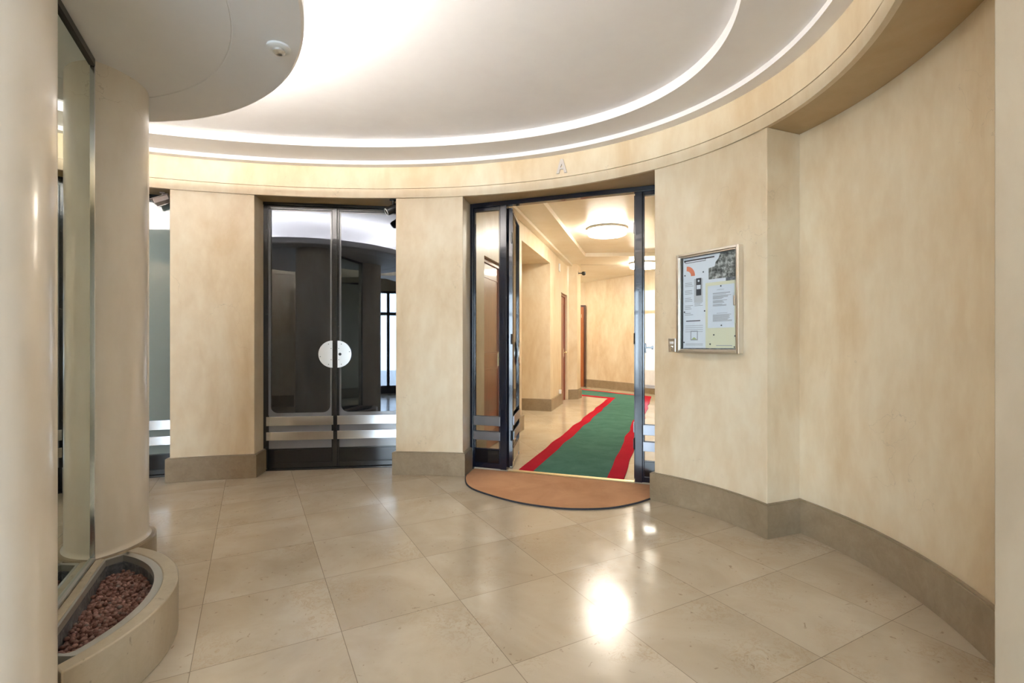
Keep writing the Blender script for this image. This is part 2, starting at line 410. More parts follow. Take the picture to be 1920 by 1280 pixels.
# vestibule walls behind the camera
struct(MB().strip([(-2.62, -2.72), (-2.62, -.42)], .35, 0, HS).build('wall_vestibule_left', 'wall'))
struct(MB().box(-2.62, 1.9, -2.72, .9, 3.06, 3.12).build('ceiling_vestibule', 'white'))
struct(MB().box(-3.0, 1.7, -2.78, -2.66, 2.60, 3.06).box(.35, 1.7, -2.78, -2.66, 0, 2.60).build('wall_vestibule_lintel', 'wall'))
# unseen shell added to block stray sky light, open only at the entrance
sh = MB().box(-7.0, -6.9, -2.8, 15, -.1, 3.7).box(5.5, 5.6, -2.8, 15, -.1, 3.7).box(-7, 5.6, 14.9, 15, -.1, 3.7).box(-7, 5.6, -2.8, 15, 3.6, 3.7)
sh.box(-7, -2.55, -2.8, -2.7, -.1, 3.7).box(.35, 5.6, -2.8, -2.7, -.1, 3.7).box(-2.55, .35, -2.8, -2.7, 2.62, 3.7).box(-7, 5.6, -2.8, 15, -.15, -.06)
struct(sh.build('wall_light_shield', 'shell'))
struct(MB().box(-9, 9, -14, -2.82, -.06, -.01).build('floor_outside', 'outside'))

# ------------------------------------------------------------------ glazed metal doors
def place(o, a, b, z=0):
    o.location = (a[0], a[1], z); o.rotation_euler = (0, 0, math.atan2(b[1]-a[1], b[0]-a[0])); return (Vector(b)-Vector(a)).length
def leaf(parent, name, x0, x1, z0, z1, paintm, pane, stl=.034, str_=.034, film=False, y=0, barlen=None, barcol='chrome', barext=.012):
    """one glazed leaf in its door's local x (width), y (depth, room side is -y), z; returns the leaf part"""
    f = MB(); t = .02
    f.box(x0, x0+stl, y-t, y+t, z0, z1).box(x1-str_, x1, y-t, y+t, z0, z1).box(x0+stl, x1-str_, y-t, y+t, z1-.035, z1)
    f.box(x0+stl, x1-str_, y-t+.004, y+t-.004, z0, .215)
    # glazing beads and the moulding line along the foot
    f.box(x0+stl, x0+stl+.006, y-t-.004, y-t, .215, z1-.035).box(x1-str_-.006, x1-str_, y-t-.004, y-t, .215, z1-.035)
    f.box(x0+stl, x1-str_, y-t-.002, y-t+.004, z0+.045, z0+.050)
    lf = f.build(name, paintm, parent, bevel=.0025)
    g = MB().box(x0+stl, x1-str_, y-.004, y+.004, .212, z1-.035).build('glass_pane', pane, lf)
    for za, zb in ((.300, .383), (.444, .534)):
        MB().box(x0+stl-.0-barext, x1-str_+barext, y-t-.012, y-t-.001, za, zb).box(x0+stl-barext, x1-str_+barext, y+t+.001, y+t+.010, za, zb).build('rail', barcol, lf, bevel=.002)
    MB().box(x0+stl+.004, x1-str_-.004, y-t-.003, y-t+.004, z0+.055, .205).build('kick_plate', 'kick', lf, bevel=.002)
    if film:                                          # clouded border of the glass with rounded lower corners
        w = .022; X0, X1, Z0, Z1 = x0+stl, x1-str_, .545, z1-.035; r = .07; inner = []; outer = []
        for cx, cz, a0, rr in ((X0+w+r, Z0+w+r, 180, r), (X1-w-r, Z0+w+r, 270, r), (X1-w-.005, Z1-.018, 0, .005), (X0+w+.005, Z1-.018, 90, .005)):
            for i in range(9):
                a = R(a0+i*11.25); px, pz = cx+rr*math.cos(a), cz+rr*math.sin(a); inner.append((px, pz))
        q = len(inner); mid = ((X0+X1)/2, (Z0+Z1)/2)
        for px, pz in inner:
            ex = X0 if px < X0+w+r*.6 else (X1 if px > X1-w-r*.6 else px); ez = Z0 if pz < Z0+w+r*.6 else (Z1 if pz > Z1-.1 else pz)
            if px <= X0+w+1e-4: ex = X0
            outer.append((ex, ez))
        fm = MB(); yy = y-.0055
        fm.add([(a, yy, b) for a, b in inner]+[(a, yy, b) for a, b in outer]+[(a, yy+.0012, b) for a, b in inner]+[(a, yy+.0012, b) for a, b in outer],
               [(i, (i+1) % q, q+(i+1) % q, q+i) for i in range(q)]+[(2*q+i, 3*q+i, 3*q+(i+1) % q, 2*q+(i+1) % q) for i in range(q)]+[(i, 2*q+i, 2*q+(i+1) % q, (i+1) % q) for i in range(q)])
        fm.build('glass_border', 'panefilm', lf)
        # plain glass below between and under the rails
        MB().box(X0+.004, X1-.004, y-.0056, y-.0042, .214, .545).build('lower_glass', 'panefilm', lf)
    return lf
def halfdisc(parent, cx, cz, r, sgn, y, keyhole):
    pts = [(cx+sgn*r*math.sin(PI*i/28), cz+r*math.cos(PI*i/28)) for i in range(29)]
    m = MB().plate(pts, y-.008, y)
    for ang, rr in ((20, .8), (78 if keyhole else 102, .88), (160, .8)):
        a = R(ang); m.lathe([(.0045, 0), (.0045, .002)], 10, (cx+sgn*r*rr*math.sin(a), y-.010), 1, 'y', cz+r*rr*math.cos(a))
    for zz in (-.42, .42): m.lathe([(.004, 0), (.004, .002)], 10, (cx+sgn*.012, y-.010), 1, 'y', cz+r*zz)
    o = m.build('push_plate', ['satin', 'dark'], parent, bevel=.0015)
    if keyhole: MB().lathe([(.014, 0), (.014, .006), (.010, .012)], 20, (cx+sgn*.026, y-.020), 0, 'y', cz).build('keyhole', 'dark', parent)
    return o
HB = HS-.002
def double_door(name, a, b, paintm, pane, film, plates, y_thick=.03):
    d_ = struct(empty(name)); w = place(d_, a, b)
    fr = MB().box(0, .036, -y_thick, y_thick, 0, HB).box(w-.036, w, -y_thick, y_thick, 0, HB).box(.036, w-.036, -y_thick, y_thick, HB-.03, HB)
    fr.box(.036, w-.036, -y_thick, y_thick, 0, .018)
    fr.build('frame', paintm, d_, bevel=.003)
    MB().box(.01, w-.01, y_thick+.10, y_thick+.12, 0, HB).build('backing_board', 'shell', d_)
    m = w/2; l1 = leaf(d_, 'leaf', .038, m-.001, .022, HB-.032, paintm, pane, .042, .030, film); l2 = leaf(d_, 'leaf', m+.001, w-.038, .022, HB-.032, paintm, pane, .030, .042, film)
    if plates:
        MB().box(m-.018, m+.018, -.034, -.0205, .03, HB-.04).build('cover_strip', paintm, l1, bevel=.003)
        halfdisc(l1, m-.027, 1.15, .135, -1, -.024, False); halfdisc(l2, m+.022, 1.15, .135, 1, -.024, True)
    return d_
double_door('door_2', D2a, D2b, 'black', 'darkpane', True, True)
double_door('door_1', (-4.44, 4.17), (-3.165, 4.655), 'black', 'greypane', False, True)

# open doorway: fixed side panels and two leaves swung into the corridor
d3 = struct(empty('door_3')); w3 = place(d3, DB0, DB1); MUL = .36
fr = MB().box(0, .034, -.035, .035, 0, HB).box(w3-.034, w3, -.035, .035, 0, HB).box(.034, w3-.034, -.035, .035, HB-.045, HB)
for x in (MUL, w3-MUL): fr.box(x-.036, x+.030, -.035, .035, .02, HB-.045)
fr.build('frame', 'navy', d3, bevel=.004)
leaf(d3, 'side_panel', .034, MUL-.036, .02, HB-.045, 'navy', 'glass', .012, .012, barext=.008, barcol='steelgrey')
leaf(d3, 'side_panel', w3-MUL+.030, w3-.034, .02, HB-.045, 'navy', 'glass', .012, .012, barext=.008, barcol='steelgrey')
LW = (w3-2*MUL-.03)/2
def swung(x, heading, mirror, handle):
    """a leaf hinged at local x of door_3, swung to an absolute plan heading (degrees from +Y towards +X)"""
    o = empty('leaf'); o.parent = d3; o.location = (x, .045, 0)
    ang = R(90-heading)-d3.rotation_euler.z; o.rotation_euler = (0, 0, ang)
    lf = leaf(o, 'leaf_frame', 0, LW, .028, HB-.055, 'navy', 'glass', .042, .045, barcol='steelgrey')
    return o, lf
oL, lL = swung(MUL+.045, 7.0, 0, 0)
oR, lR = swung(w3-MUL-.030, 19.5, 1, 1)
# merge levels: the swung empties are parts, their frames sub-parts
for o, l in ((oL, lL), (oR, lR)):
    for ch in list(l.children): ch.parent = o
def bake(o):
    pass
hb = MB().box(LW-.055, LW-.005, -.045, .045, 1.16, 1.26).box(LW-.045, LW-.02, -.10, -.045, 1.205, 1.225).box(LW-.045, LW-.030, -.115, -.095, 1.195, 1.235)
hb.build('lock_handle', 'camera_black', oR, bevel=.003)
pts = [(LW-.02-.12*math.sin(PI*i/24), 1.15+.135*math.cos(PI*i/24)) for i in range(25)]
MB().plate(pts, -.032, -.021).build('push_plate', 'satin', oL)
MB().plate(pts, .021, .032).build('push_plate', 'satin', oL)
for z in (.35, 1.3, 2.3): MB().lathe([(.011, z-.05), (.011, z+.05)], 12, (-.016, -.012)).build('hinge', 'navy', oL); MB().lathe([(.011, z-.05), (.011, z+.05)], 12, (-.016, .012)).build('hinge', 'navy', oR)
# brass threshold
v_ = Vector((-du.y, du.x))
def dl(s, t): p = DB0+du*s+v_*t; return (p.x, p.y)
struct(MB().prism([dl(MUL+.04, -.03), dl(w3-MUL-.04, -.03), dl(w3-MUL-.04, .02), dl(MUL+.04, .02)], 0, .022).build('trim_2', 'brass', bevel=.003))

# ------------------------------------------------------------------ corridor
def A(Y, o=0):                                        # left wall line, o = metres into the wall
    x = .14+.2848*(Y-7); return (x-o*.962, Y+o*.274)
CZ0, CZ1, CZ2 = 3.0, 3.045, 3.12
def rev(l): return list(reversed(l))
wl1 = [A(5.02), A(5.42), A(5.42, .10), A(6.20, .10), A(6.20), A(7.0), A(7.0, .62)]
struct(MB().strip(wl1, .05, .015, CZ0+.2).build('wall_corridor_left', 'wall'))
rx = [(-.38, 9.36), (.20, 9.10), (.705, 8.96)]
wl2 = [A(7.0, .60), (-.36, 9.30), (.705, 8.96), A(10.1), A(10.1, .10), A(10.83, .10), A(10.83), (1.27, 10.86), (1.47, 10.93), (1.60, 11.32), (.2, 12.2), (.2, 14.12), (2.12, 14.12)]
struct(MB().strip(wl2[:5]+[A(10.83, .10)], .05, .015, CZ0+.2).build('wall_corridor_middle', 'wall'))
struct(MB().prism([A(10.83, .12), A(10.83), (1.27, 10.86), (1.47, 10.93), (1.60, 11.32), (1.1, 11.5)], .015, CZ0+.2).build('wall_corridor_pilaster', 'wall', bevel=.004))
struct(MB().strip([(1.3, 11.4), (-.5, 12.2), (-.5, 14.14), (2.13, 14.14)], .05, .015, CZ0+.2).build('wall_corridor_far', 'wall'))
bw = [(2.13, 14.14), (2.45, 13.75), (3.0, 12.85), (3.56, 11.84), (4.4, 10.2), (4.9, 9.0)]
struct(MB().strip(bw, .05, .015, CZ0+.3).build('wall_corridor_back', 'wall'))
struct(MB().strip([(4.95, 9.0), (3.6, 10.0), (2.95, 9.7), (1.52, 4.28)], .05, .015, CZ0+.2).build('wall_corridor_right', 'wall'))
# headers over the recess and the doors
struct(MB().prism([A(7.0), (.705, 8.96), (-.36, 9.30), A(7.0, .60)], 2.745, CZ0+.2).build('wall_corridor_header', 'wall'))
struct(MB().prism([A(5.42), A(6.20), A(6.20, .10), A(5.42, .10)], 2.24, CZ0+.2).build('wall_corridor_header_near', 'wall'))
struct(MB().prism([A(10.1), A(10.83), A(10.83, .10), A(10.1, .10)], 2.33, CZ0+.2).build('wall_corridor_header_far', 'wall'))
# skirtings
for nm, pl in (('baseboard_corridor_left', [A(6.20), A(7.0), A(7.0, .55)]), ('baseboard_corridor_near', [A(5.02), A(5.42)]),
               ('baseboard_corridor_middle', [(-.34, 9.292), (.705, 8.96), A(10.1)]), ('baseboard_corridor_pilaster', [(1.255, 10.86), (1.47, 10.93), (1.60, 11.32)]),
               ('baseboard_corridor_back', bw), ('baseboard_corridor_far', [(-.5, 14.14), (1.93, 14.14)])):
    skirt(nm, pl, -.028, z=.235)
# ceiling of the corridor: lip, step, raised panel
def cq(mb, pts, z): mb.add([(p[0], p[1], z) for p in pts], [tuple(range(len(pts)))])
def CL(Y, off): x = .14+.2848*(Y-7); return (x+off*.962, Y-off*.274)
cc = MB()
cq(cc, [CL(4.9, -.8), CL(4.9, .10), CL(11.0, .10), CL(11.0, -.8)], CZ0)
big = [CL(4.7, .10), CL(4.7, 3.6), (5.45, 9.0), (5.45, 14.8), (-.7, 14.8), (-.7, 11.3), CL(11.0, .10)]
PN = [CL(5.1, .46), CL(10.1, .50), (2.95, 9.9), CL(5.6, 1.75)]
def wall_q(mb, a, b, z0, z1): mb.add([(*a, z0), (*b, z0), (*b, z1), (*a, z1)], [(0, 1, 2, 3)])
wall_q(cc, CL(4.9, .10), CL(11.0, .10), CZ0, CZ1)
# mid level with the raised panel left open (built as quads around it)
o0, o1, o2, o3 = CL(4.7, .10), CL(11.0, .10), (5.45, 11.0), (5.45, 4.7)
cq(cc, [o0, o1, PN[1], PN[0]], CZ1); cq(cc, [o1, o2, PN[2], PN[1]], CZ1); cq(cc, [o2, o3, PN[3], PN[2]], CZ1); cq(cc, [o3, o0, PN[0], PN[3]], CZ1)
cq(cc, [(-.7, 14.85), (-.7, 11.0), (5.45, 11.0), (5.45, 14.85)], CZ1)
for i in range(4): wall_q(cc, PN[i], PN[(i+1) % 4], CZ1, CZ2)
cq(cc, PN, CZ2)
struct(cc.build('ceiling_corridor', 'corrceil'))

def wood_door(name, a, b, ztop, mat, knobside, knobmat='brass', label=None):
    """leaf in a timber frame; local -y is the visible side"""
    d_ = struct(empty(name)); w = place(d_, a, b, .015); h = ztop-.015
    MB().box(0, .05, -.03, .03, 0, h).box(w-.05, w, -.03, .03, 0, h).box(.05, w-.05, -.03, .03, h-.05, h).build('frame', 'wooddark' if mat == 'wood2' else 'wood', d_, bevel=.004)
    lf = MB().box(.052, w-.052, -.012, .022, .006, h-.053)
    lf.frame(.12, w-.12, .18, .95, .02, -.018, -.012).frame(.12, w-.12, 1.12, h-.2, .02, -.018, -.012)
    l_ = lf.build('leaf', mat, d_, bevel=.002)
    kx = w-.09 if knobside > 0 else .09
    MB().lathe([(.012, 0), (.012, -.03), (.026, -.035), (.028, -.05), (.018, -.062)], 20, (kx, -.012), 0, 'y', 1.05).box(kx-.02, kx+.02, -.016, -.012, .96, 1.14).build('door_handle', knobmat, l_, smooth=True)
    return d_, l_
# far doors: one in the left wall near the entrance, one before the pilaster, one facing us at the far end
wood_door('door_4', A(5.43, .07), A(6.19, .07), 2.24, 'wood', 1)
wood_door('door_5', A(10.11, .07), A(10.82, .07), 2.33, 'wood', 1)
d6, l6 = wood_door('door_6', (1.30, 14.09), (2.13, 14.09), 2.38, 'wood2', -1)
MB().box(.60, .72, -.0145, -.0122, 2.0, 2.10).build('door_plate', 'cream', l6)

# ceiling lamps
def lamp(loc, label, glow='lampglow'):
    o = tag(empty('ceiling_lamp', loc), label, 'lamp', 'round ceiling lamps in the corridor')
    MB().lathe([(.30, 0), (.325, -.004), (.325, -.035), (.31, -.035)], 64).build('rim', 'lamprim', o, smooth=True)
    MB().lathe([(.308, -.034), (.308, -.085), (.295, -.105), (.20, -.118), (.02, -.122)], 64).build('lamp_shade', glow, o, smooth=True)
    return o
lamp((1.535, 7.85, CZ2), 'round opal drum lamp glowing on the corridor ceiling above the green carpet')
lamp((.95, 12.95, CZ1), 'unseen ceiling lamp added round the corner to light the far end of the corridor', 'lampglowfar')  # added lamp, out of view, brightening the far corridor wall
lamp((2.92, 10.75, CZ1), 'farther round ceiling lamp beside the far curved corridor wall, behind the black door post', 'lampglowfar')

# carpet with red borders
def wavy(pts, amp, seed):
    out = []; rnd = random.Random(seed); ph = rnd.random()*6
    for i in range(len(pts)-1):
        a, b = Vector(pts[i]), Vector(pts[i+1]); n_ = max(1, int((b-a).length/.12)); d_ = (b-a).normalized(); nn = Vector((-d_.y, d_.x))
        for k in range(n_):
            t = k/n_; s_ = (a-b).length*t; p = a.lerp(b, t)+nn*amp*(math.sin(s_*5.2+ph)+.5*math.sin(s_*9.1+ph*2))*math.sin(PI*t); out.append((p.x, p.y))
    out.append(pts[-1]); return out
Lo = [(.075, 4.775), (2.19, 11.05), (.95, 12.35)]
Ro = [(1.02, 4.43), (3.27, 11.40), (1.55, 13.8)]
Lw = wavy(Lo, .012, 1); Rw = wavy(Ro, .014, 5)
Li = offset(Lw, -.15); Ri = offset(Rw, .15)
# trim the inner lines to the straight front edge
ca = tag(empty('carpet_runner', (.6, 5, .015)), 'green carpet runner with red borders laid along the corridor', 'carpet')
def cpart(outer, inner, name, mat, z=.026):
    mb = MB(); n_ = len(outer); zs = z
    vs = [(p[0]-.6, p[1]-5, zz) for zz in (0, zs-.015) for p in outer]+[(p[0]-.6, p[1]-5, zz) for zz in (0, zs-.015) for p in inner]
    fs = []
    for i in range(n_-1): fs += [(n_+i, n_+i+1, 3*n_+i+1, 3*n_+i), (i, i+1, n_+i+1, n_+i), (2*n_+i+1, 2*n_+i, 3*n_+i, 3*n_+i+1)]
    fs += [(0, n_, 3*n_, 2*n_), (n_-1, 3*n_-1, 4*n_-1, 2*n_-1)]
    mb.add(vs, fs); return mb.build(name, mat, ca)
def onfront(p):                                       # drop a point onto the door line
    s_ = (Vector(p)-DB0).dot(du); q = DB0+du*s_+v_*.022; return (q.x, q.y)
for l in (Lw, Rw, Li, Ri): l[0] = onfront(l[0])
cpart(Lw, Li, 'border', 'cred'); cpart(Rw, Ri, 'border', 'cred')
# field: match the two inner lines by arc length fraction per segment
def resample(pl, n_):
    L = [0]
    for i in range(len(pl)-1): L.append(L[-1]+(Vector(pl[i+1])-Vector(pl[i])).length)
    out = []
    for k in range(n_+1):
        s_ = L[-1]*k/n_; j = max(i for i in range(len(L)) if L[i] <= s_+1e-9); j = min(j, len(pl)-2); t = (s_-L[j])/(L[j+1]-L[j]); p = Vector(pl[j]).lerp(Vector(pl[j+1]), t); out.append((p.x, p.y))
    return out
kL = min(range(len(Li)), key=lambda i: (Vector(Lw[i])-Vector(Lo[1])).length); kR = min(range(len(Ri)), key=lambda i: (Vector(Rw[i])-Vector(Ro[1])).length)
fa = resample(Li[:kL+1], 80)+resample(Li[kL:], 30)[1:]; fb = resample(Ri[:kR+1], 80)+resample(Ri[kR:], 30)[1:]
cpart(fa, fb, 'field', 'cgreen', .0255)

# door mat
mp = [(-.43, 4.60), (-.425, 4.47), (-.385, 4.28), (-.28, 4.11), (-.014, 3.865), (.22, 3.735), (.455, 3.672), (.73, 3.69), (.962, 3.80), (1.128, 3.93)]
def catmull(p, n_=6):
    out = []
    for i in range(len(p)-1):
        a, b, c_, d_ = Vector(p[max(i-1, 0)]), Vector(p[i]), Vector(p[i+1]), Vector(p[min(i+2, len(p)-1)])
        for k in range(n_):
            t = k/n_; q = .5*((2*b)+(-a+c_)*t+(2*a-5*b+4*c_-d_)*t*t+(-a+3*b-3*c_+d_)*t**3); out.append((q.x, q.y))
    out.append(p[-1]); return out
mf = catmull(mp); back = [dl(w3-.24, -.045), dl(.055, -.045)]
mat_o = tag(empty('door_mat', (.35, 4.2, 0)), 'half-moon brown coir mat on the floor before the open doorway', 'doormat')
sh_ = lambda l: [(p[0]-.35, p[1]-4.2) for p in l]
MB().prism(sh_(mf+back), .0008, .013).build('coir_surface', 'mat', mat_o)
MB().strip(sh_(mf), -.008, .0008, .0125).build('rubber_edge', 'matedge', mat_o)

# ------------------------------------------------------------------ columns, mirror, planter
m1 = Vector((-2.00633, 2.32836)); dv = Vector((.460946, -.887428)); nv = Vector((.887428, .460946))
C2 = Vector((-2.222, 2.507)); CR = .28; C1 = C2+dv*1.37
def column(cn, label, base=True):
    o = tag(empty('column', (cn.x, cn.y, 0)), label, 'column', 'round columns carrying the lowered ceiling')
    MB().lathe(([(CR+.012, .222), (CR+.003, .232)] if base else [(CR, .224)])+[(CR, .245), (CR, DZ+.0)], 128).build('shaft', 'column', o, smooth=True)
    if not base: MB().lathe([(CR, .0), (CR, .224)], 128).build('column_foot', 'column', o, smooth=True); return o
    MB().lathe([(CR+.034, .0), (CR+.034, .214), (CR+.028, .222), (CR-.05, .222)], 128).build('column_base', 'base', o, smooth=True)
    return o
column(C2, 'cream round column at the far end of the mirror and planter')
column(C1, 'cream round column filling the left edge, at the near end of the mirror', False)
def ML(t, o):                                         # t along the mirror from the far column centre, o out of the mirror plane
    p = m1+dv*(t-.258)+nv*o; return (p.x, p.y)
T0, T1 = .266, 1.104
mr = tag(empty('wall_mirror', (*ML(T0, 0), .22)), 'tall greenish mirror standing between the two round columns', 'mirror')
mr.rotation_euler = (0, 0, math.atan2(dv.y, dv.x)); ML_ = T1-T0
# local x runs towards the near column, local +y is the room side
MB().box(.006, ML_-.006, -.006, .0, .006, DZ-.225-.03).build('mirror_glass', 'mirror', mr)
MB().box(0, .008, -.010, .010, 0, DZ-.222).box(ML_-.008, ML_, -.010, .010, 0, DZ-.222).build('side_frame', 'chrome', mr, bevel=.002)
MB().box(.012, ML_-.012, -.010, .012, DZ-.222-.035, DZ-.222).build('top_frame', 'darkmetal', mr, bevel=.002)
MB().box(.012, ML_-.012, -.010, .012, 0, .014).build('bottom_frame', 'liner', mr, bevel=.002)
struct(MB().prism([ML(T0-.06, -.012), ML(T1+.06, -.012), ML(T1+.06, -.09), ML(T0-.06, -.09)], 0, DZ).build('wall_mirror_back', 'wall'))

def bow(off, t0=.02, t1=1.36, n_=60):
    """bowed outer curve, fitted circle through the planter's rim"""
    tc, oc, r = .715, -.335, .725; pts = []
    for i in range(n_+1):
        t = t0+(t1-t0)*i/n_; h = (r+off)**2-(t-tc)**2
        if h > 0:
            o_ = oc+math.sqrt(h)
            if o_ > -.01: pts.append((t, o_))
    return pts
op = bow(0, -.2, 1.6, 220); lp = bow(-.058, -.2, 1.6, 220); ip = bow(-.088, -.2, 1.6, 220)
def clampcol(pts, minr):                               # keep the liner clear of the columns
    out = []
    for t, o_ in pts:
        ok = True
        for tcn in (0.0, 1.37):
            dx, dy = t-tcn, o_+.109
            if math.hypot(dx, dy) < (minr if tcn == 0 else minr-.034): ok = False
        if ok: out.append((t, o_))
    return out
pt = tag(empty('planter', (*ML(.7, 0), 0)), 'bow-fronted limestone planter at the foot of the mirror between the columns', 'planter')
loc = Vector(ML(.7, 0))
def PL(pts): return [tuple(Vector(ML(t, o_))-loc) for t, o_ in pts]
def ringprism(mb, outer, inner, z0, z1):
    n_ = min(len(outer), len(inner)); mb2 = mb
    def rs(pl, n__): return resample(pl, n__)
    a = rs(outer, 90); b = rs(inner, 90); q = 91
    vs = [(p[0], p[1], z) for z in (z0, z1) for p in a]+[(p[0], p[1], z) for z in (z0, z1) for p in b]; fs = []
    for i in range(q-1): fs += [(i, i+1, q+i+1, q+i), (2*q+i+1, 2*q+i, 3*q+i, 3*q+i+1), (q+i, q+i+1, 3*q+i+1, 3*q+i), (i+1, i, 2*q+i, 2*q+i+1)]
    fs += [(0, q, 3*q, 2*q), (q-1, 3*q-1, 4*q-1, 2*q-1)]
    return mb.add(vs, fs)
oc_ = clampcol(op, CR+.036); lc_ = clampcol(lp, CR+.036); ic_ = clampcol(ip, CR+.055)
ringprism(MB(), PL(oc_), PL(lc_), 0, .222).build('stone_rim', 'rim', pt, smooth=True, bevel=.005)
# metal liner: lip round the bed, walls going down
inner = [(ic_[0][0]+.0, .047)] if False else []
bed = [(.300, .056), (.255, .130)]+[p for p in ic_ if .25 < p[0] < 1.13]+[(1.125, .130), (1.075, .056)]
# smooth order: along bow from t small to large, then back along the mirror
lipout = [(.278, .046), (.215, .165)]+[p for p in lc_ if .22 < p[0] < 1.16]+[(1.158, .165), (1.095, .046)]
def ringloop(a, b, z0, z1, nn=120):
    a = resample(a+[a[0]], nn)[:-1]; b = resample(b+[b[0]], nn)[:-1]
    # rotate b so starts match
    n_ = len(a); vs = [(p[0], p[1], z1) for p in a]+[(p[0], p[1], z1) for p in b]+[(p[0], p[1], z0) for p in b]+[(p[0], p[1], z0) for p in a]
    fs = []
    for i in range(n_):
        j = (i+1) % n_; fs += [(i, j, n_+j, n_+i), (n_+i, n_+j, 2*n_+j, 2*n_+i), (i, 3*n_+i, 3*n_+j, j)]
    return MB().add(vs, fs)
A_, B_ = PL(lipout), PL(bed)
MB().prism(PL([(.262, .013), (1.108, .013), (1.095, .045), (.278, .045)]), 0, .221).build('stone_ledge', 'rim', pt, bevel=.003)
ringloop(A_, B_, .19, .2195).build('liner_lip', 'liner', pt)
ringloop(A_, B_, .03, .189).build('liner_wall', 'zinc', pt)
MB().prism(B_, .03, .128).build('soil_bed', 'soil', pt)
# pebbles, one heap nobody could count
def inside(p, poly):
    r = False; n_ = len(poly)
    for i in range(n_):
        a, b = poly[i], poly[(i+1) % n_]
        if (a[1] > p[1]) != (b[1] > p[1]) and p[0] < (b[0]-a[0])*(p[1]-a[1])/(b[1]-a[1])+a[0]: r = not r
    return r
ico = []
g_ = (1+5**.5)/2
for p in ((-1, g_, 0), (1, g_, 0), (-1, -g_, 0), (1, -g_, 0), (0, -1, g_), (0, 1, g_), (0, -1, -g_), (0, 1, -g_), (g_, 0, -1), (g_, 0, 1), (-g_, 0, -1), (-g_, 0, 1)): ico.append(Vector(p).normalized())
icf = [(0, 11, 5), (0, 5, 1), (0, 1, 7), (0, 7, 10), (0, 10, 11), (1, 5, 9), (5, 11, 4), (11, 10, 2), (10, 7, 6), (7, 1, 8), (3, 9, 4), (3, 4, 2), (3, 2, 6), (3, 6, 8), (3, 8, 9), (4, 9, 5), (2, 4, 11), (6, 2, 10), (8, 6, 7), (9, 8, 1)]
iv = list(ico); cache = {}; fs2 = []
def midp(a, b):
    k_ = (min(a, b), max(a, b))
    if k_ not in cache: iv.append((iv[a]+iv[b]).normalized()); cache[k_] = len(iv)-1
    return cache[k_]
for a, b, c_ in icf:
    x, y, z = midp(a, b), midp(b, c_), midp(c_, a); fs2 += [(a, x, z), (b, y, x), (c_, z, y), (x, y, z)]
pm = MB(); BW = [tuple(Vector(q)+loc) for q in B_]; xs = [q[0] for q in BW]; ys = [q[1] for q in BW]
step = .0150; rnd = random.Random(3); gy = min(ys); row = 0
ctr = Vector((sum(xs)/len(xs), sum(ys)/len(ys))); 
for layer in (0, 1):
    gy = min(ys); row = 0
    while gy < max(ys):
        gx = min(xs)+(step/2 if row % 2 else 0)
        while gx < max(xs):
            p = (gx+rnd.uniform(-.005, .005), gy+rnd.uniform(-.005, .005)); gx += step
            q = (ctr.x+(p[0]-ctr.x)*1.03, ctr.y+(p[1]-ctr.y)*1.03)
            if not inside(q, BW) or (layer and rnd.random() < .55): continue
            r = rnd.uniform(.0070, .0096); z = .139+layer*.010+rnd.uniform(-.003, .004)
            ax = Vector((rnd.uniform(.85, 1.15), rnd.uniform(.85, 1.15), rnd.uniform(.8, 1.05))); ra = rnd.uniform(0, 6.28); cs, sn = math.cos(ra), math.sin(ra)
            pm.add([(p[0]+r*(w.x*ax.x*cs-w.y*ax.y*sn), p[1]+r*(w.x*ax.x*sn+w.y*ax.y*cs), z+r*w.z*ax.z) for w in iv], fs2)
        gy += step*.87; row += 1
pe = pm.build('clay_pebbles', 'pebble', smooth=True)
tag(pe, 'reddish brown clay pebbles filling the planter bed', 'pebbles'); pe['kind'] = 'stuff'

# smoke detector
sd = tag(empty('smoke_detector', (-1.069, 2.228, DZ)), 'small white smoke detector under the lowered ceiling disc', 'smoke detector')
MB().lathe([(.052, 0), (.052, -.008), (.045, -.013), (.03, -.014)], 48).build('base_plate', 'plastic', sd, smooth=True)
MB().lathe([(.027, -.013), (.027, -.024), (.018, -.031), (.004, -.032)], 32).build('sensor', 'satin', sd, smooth=True)

# ------------------------------------------------------------------ things on the walls
def basis(ph, off=0):
    p = Vector(EB.p(ph, off)); t = (Vector(EB.p(ph-.002, off))-p).normalized(); return p, t   # t runs left to right as seen from inside
# letter A on the lintel
ph = EB.ray((1053.5-960)/F); p, t = basis(ph)
la = tag(empty('wall_letter', (p.x, p.y, 2.775), math.atan2(t.y, t.x)), 'raised silver letter A on the curved lintel above the open doorway', 'letter')
W_, H_, s_ = .098, .125, .024
MB().plate([(-W_/2, 0), (-W_/2+s_, 0), (0+.004, H_-.03), (s_/2, H_), (-s_/2, H_)], -.012, .004).plate([(W_/2, 0), (s_/2, H_), (-s_/2+.0, H_), (-.004, H_-.03), (W_/2-s_, 0)], -.0118, .004).plate([(-.026, .034), (.026, .034), (.021, .052), (-.021, .052)], -.0116, .004).build('letter_face', 'letter', la)

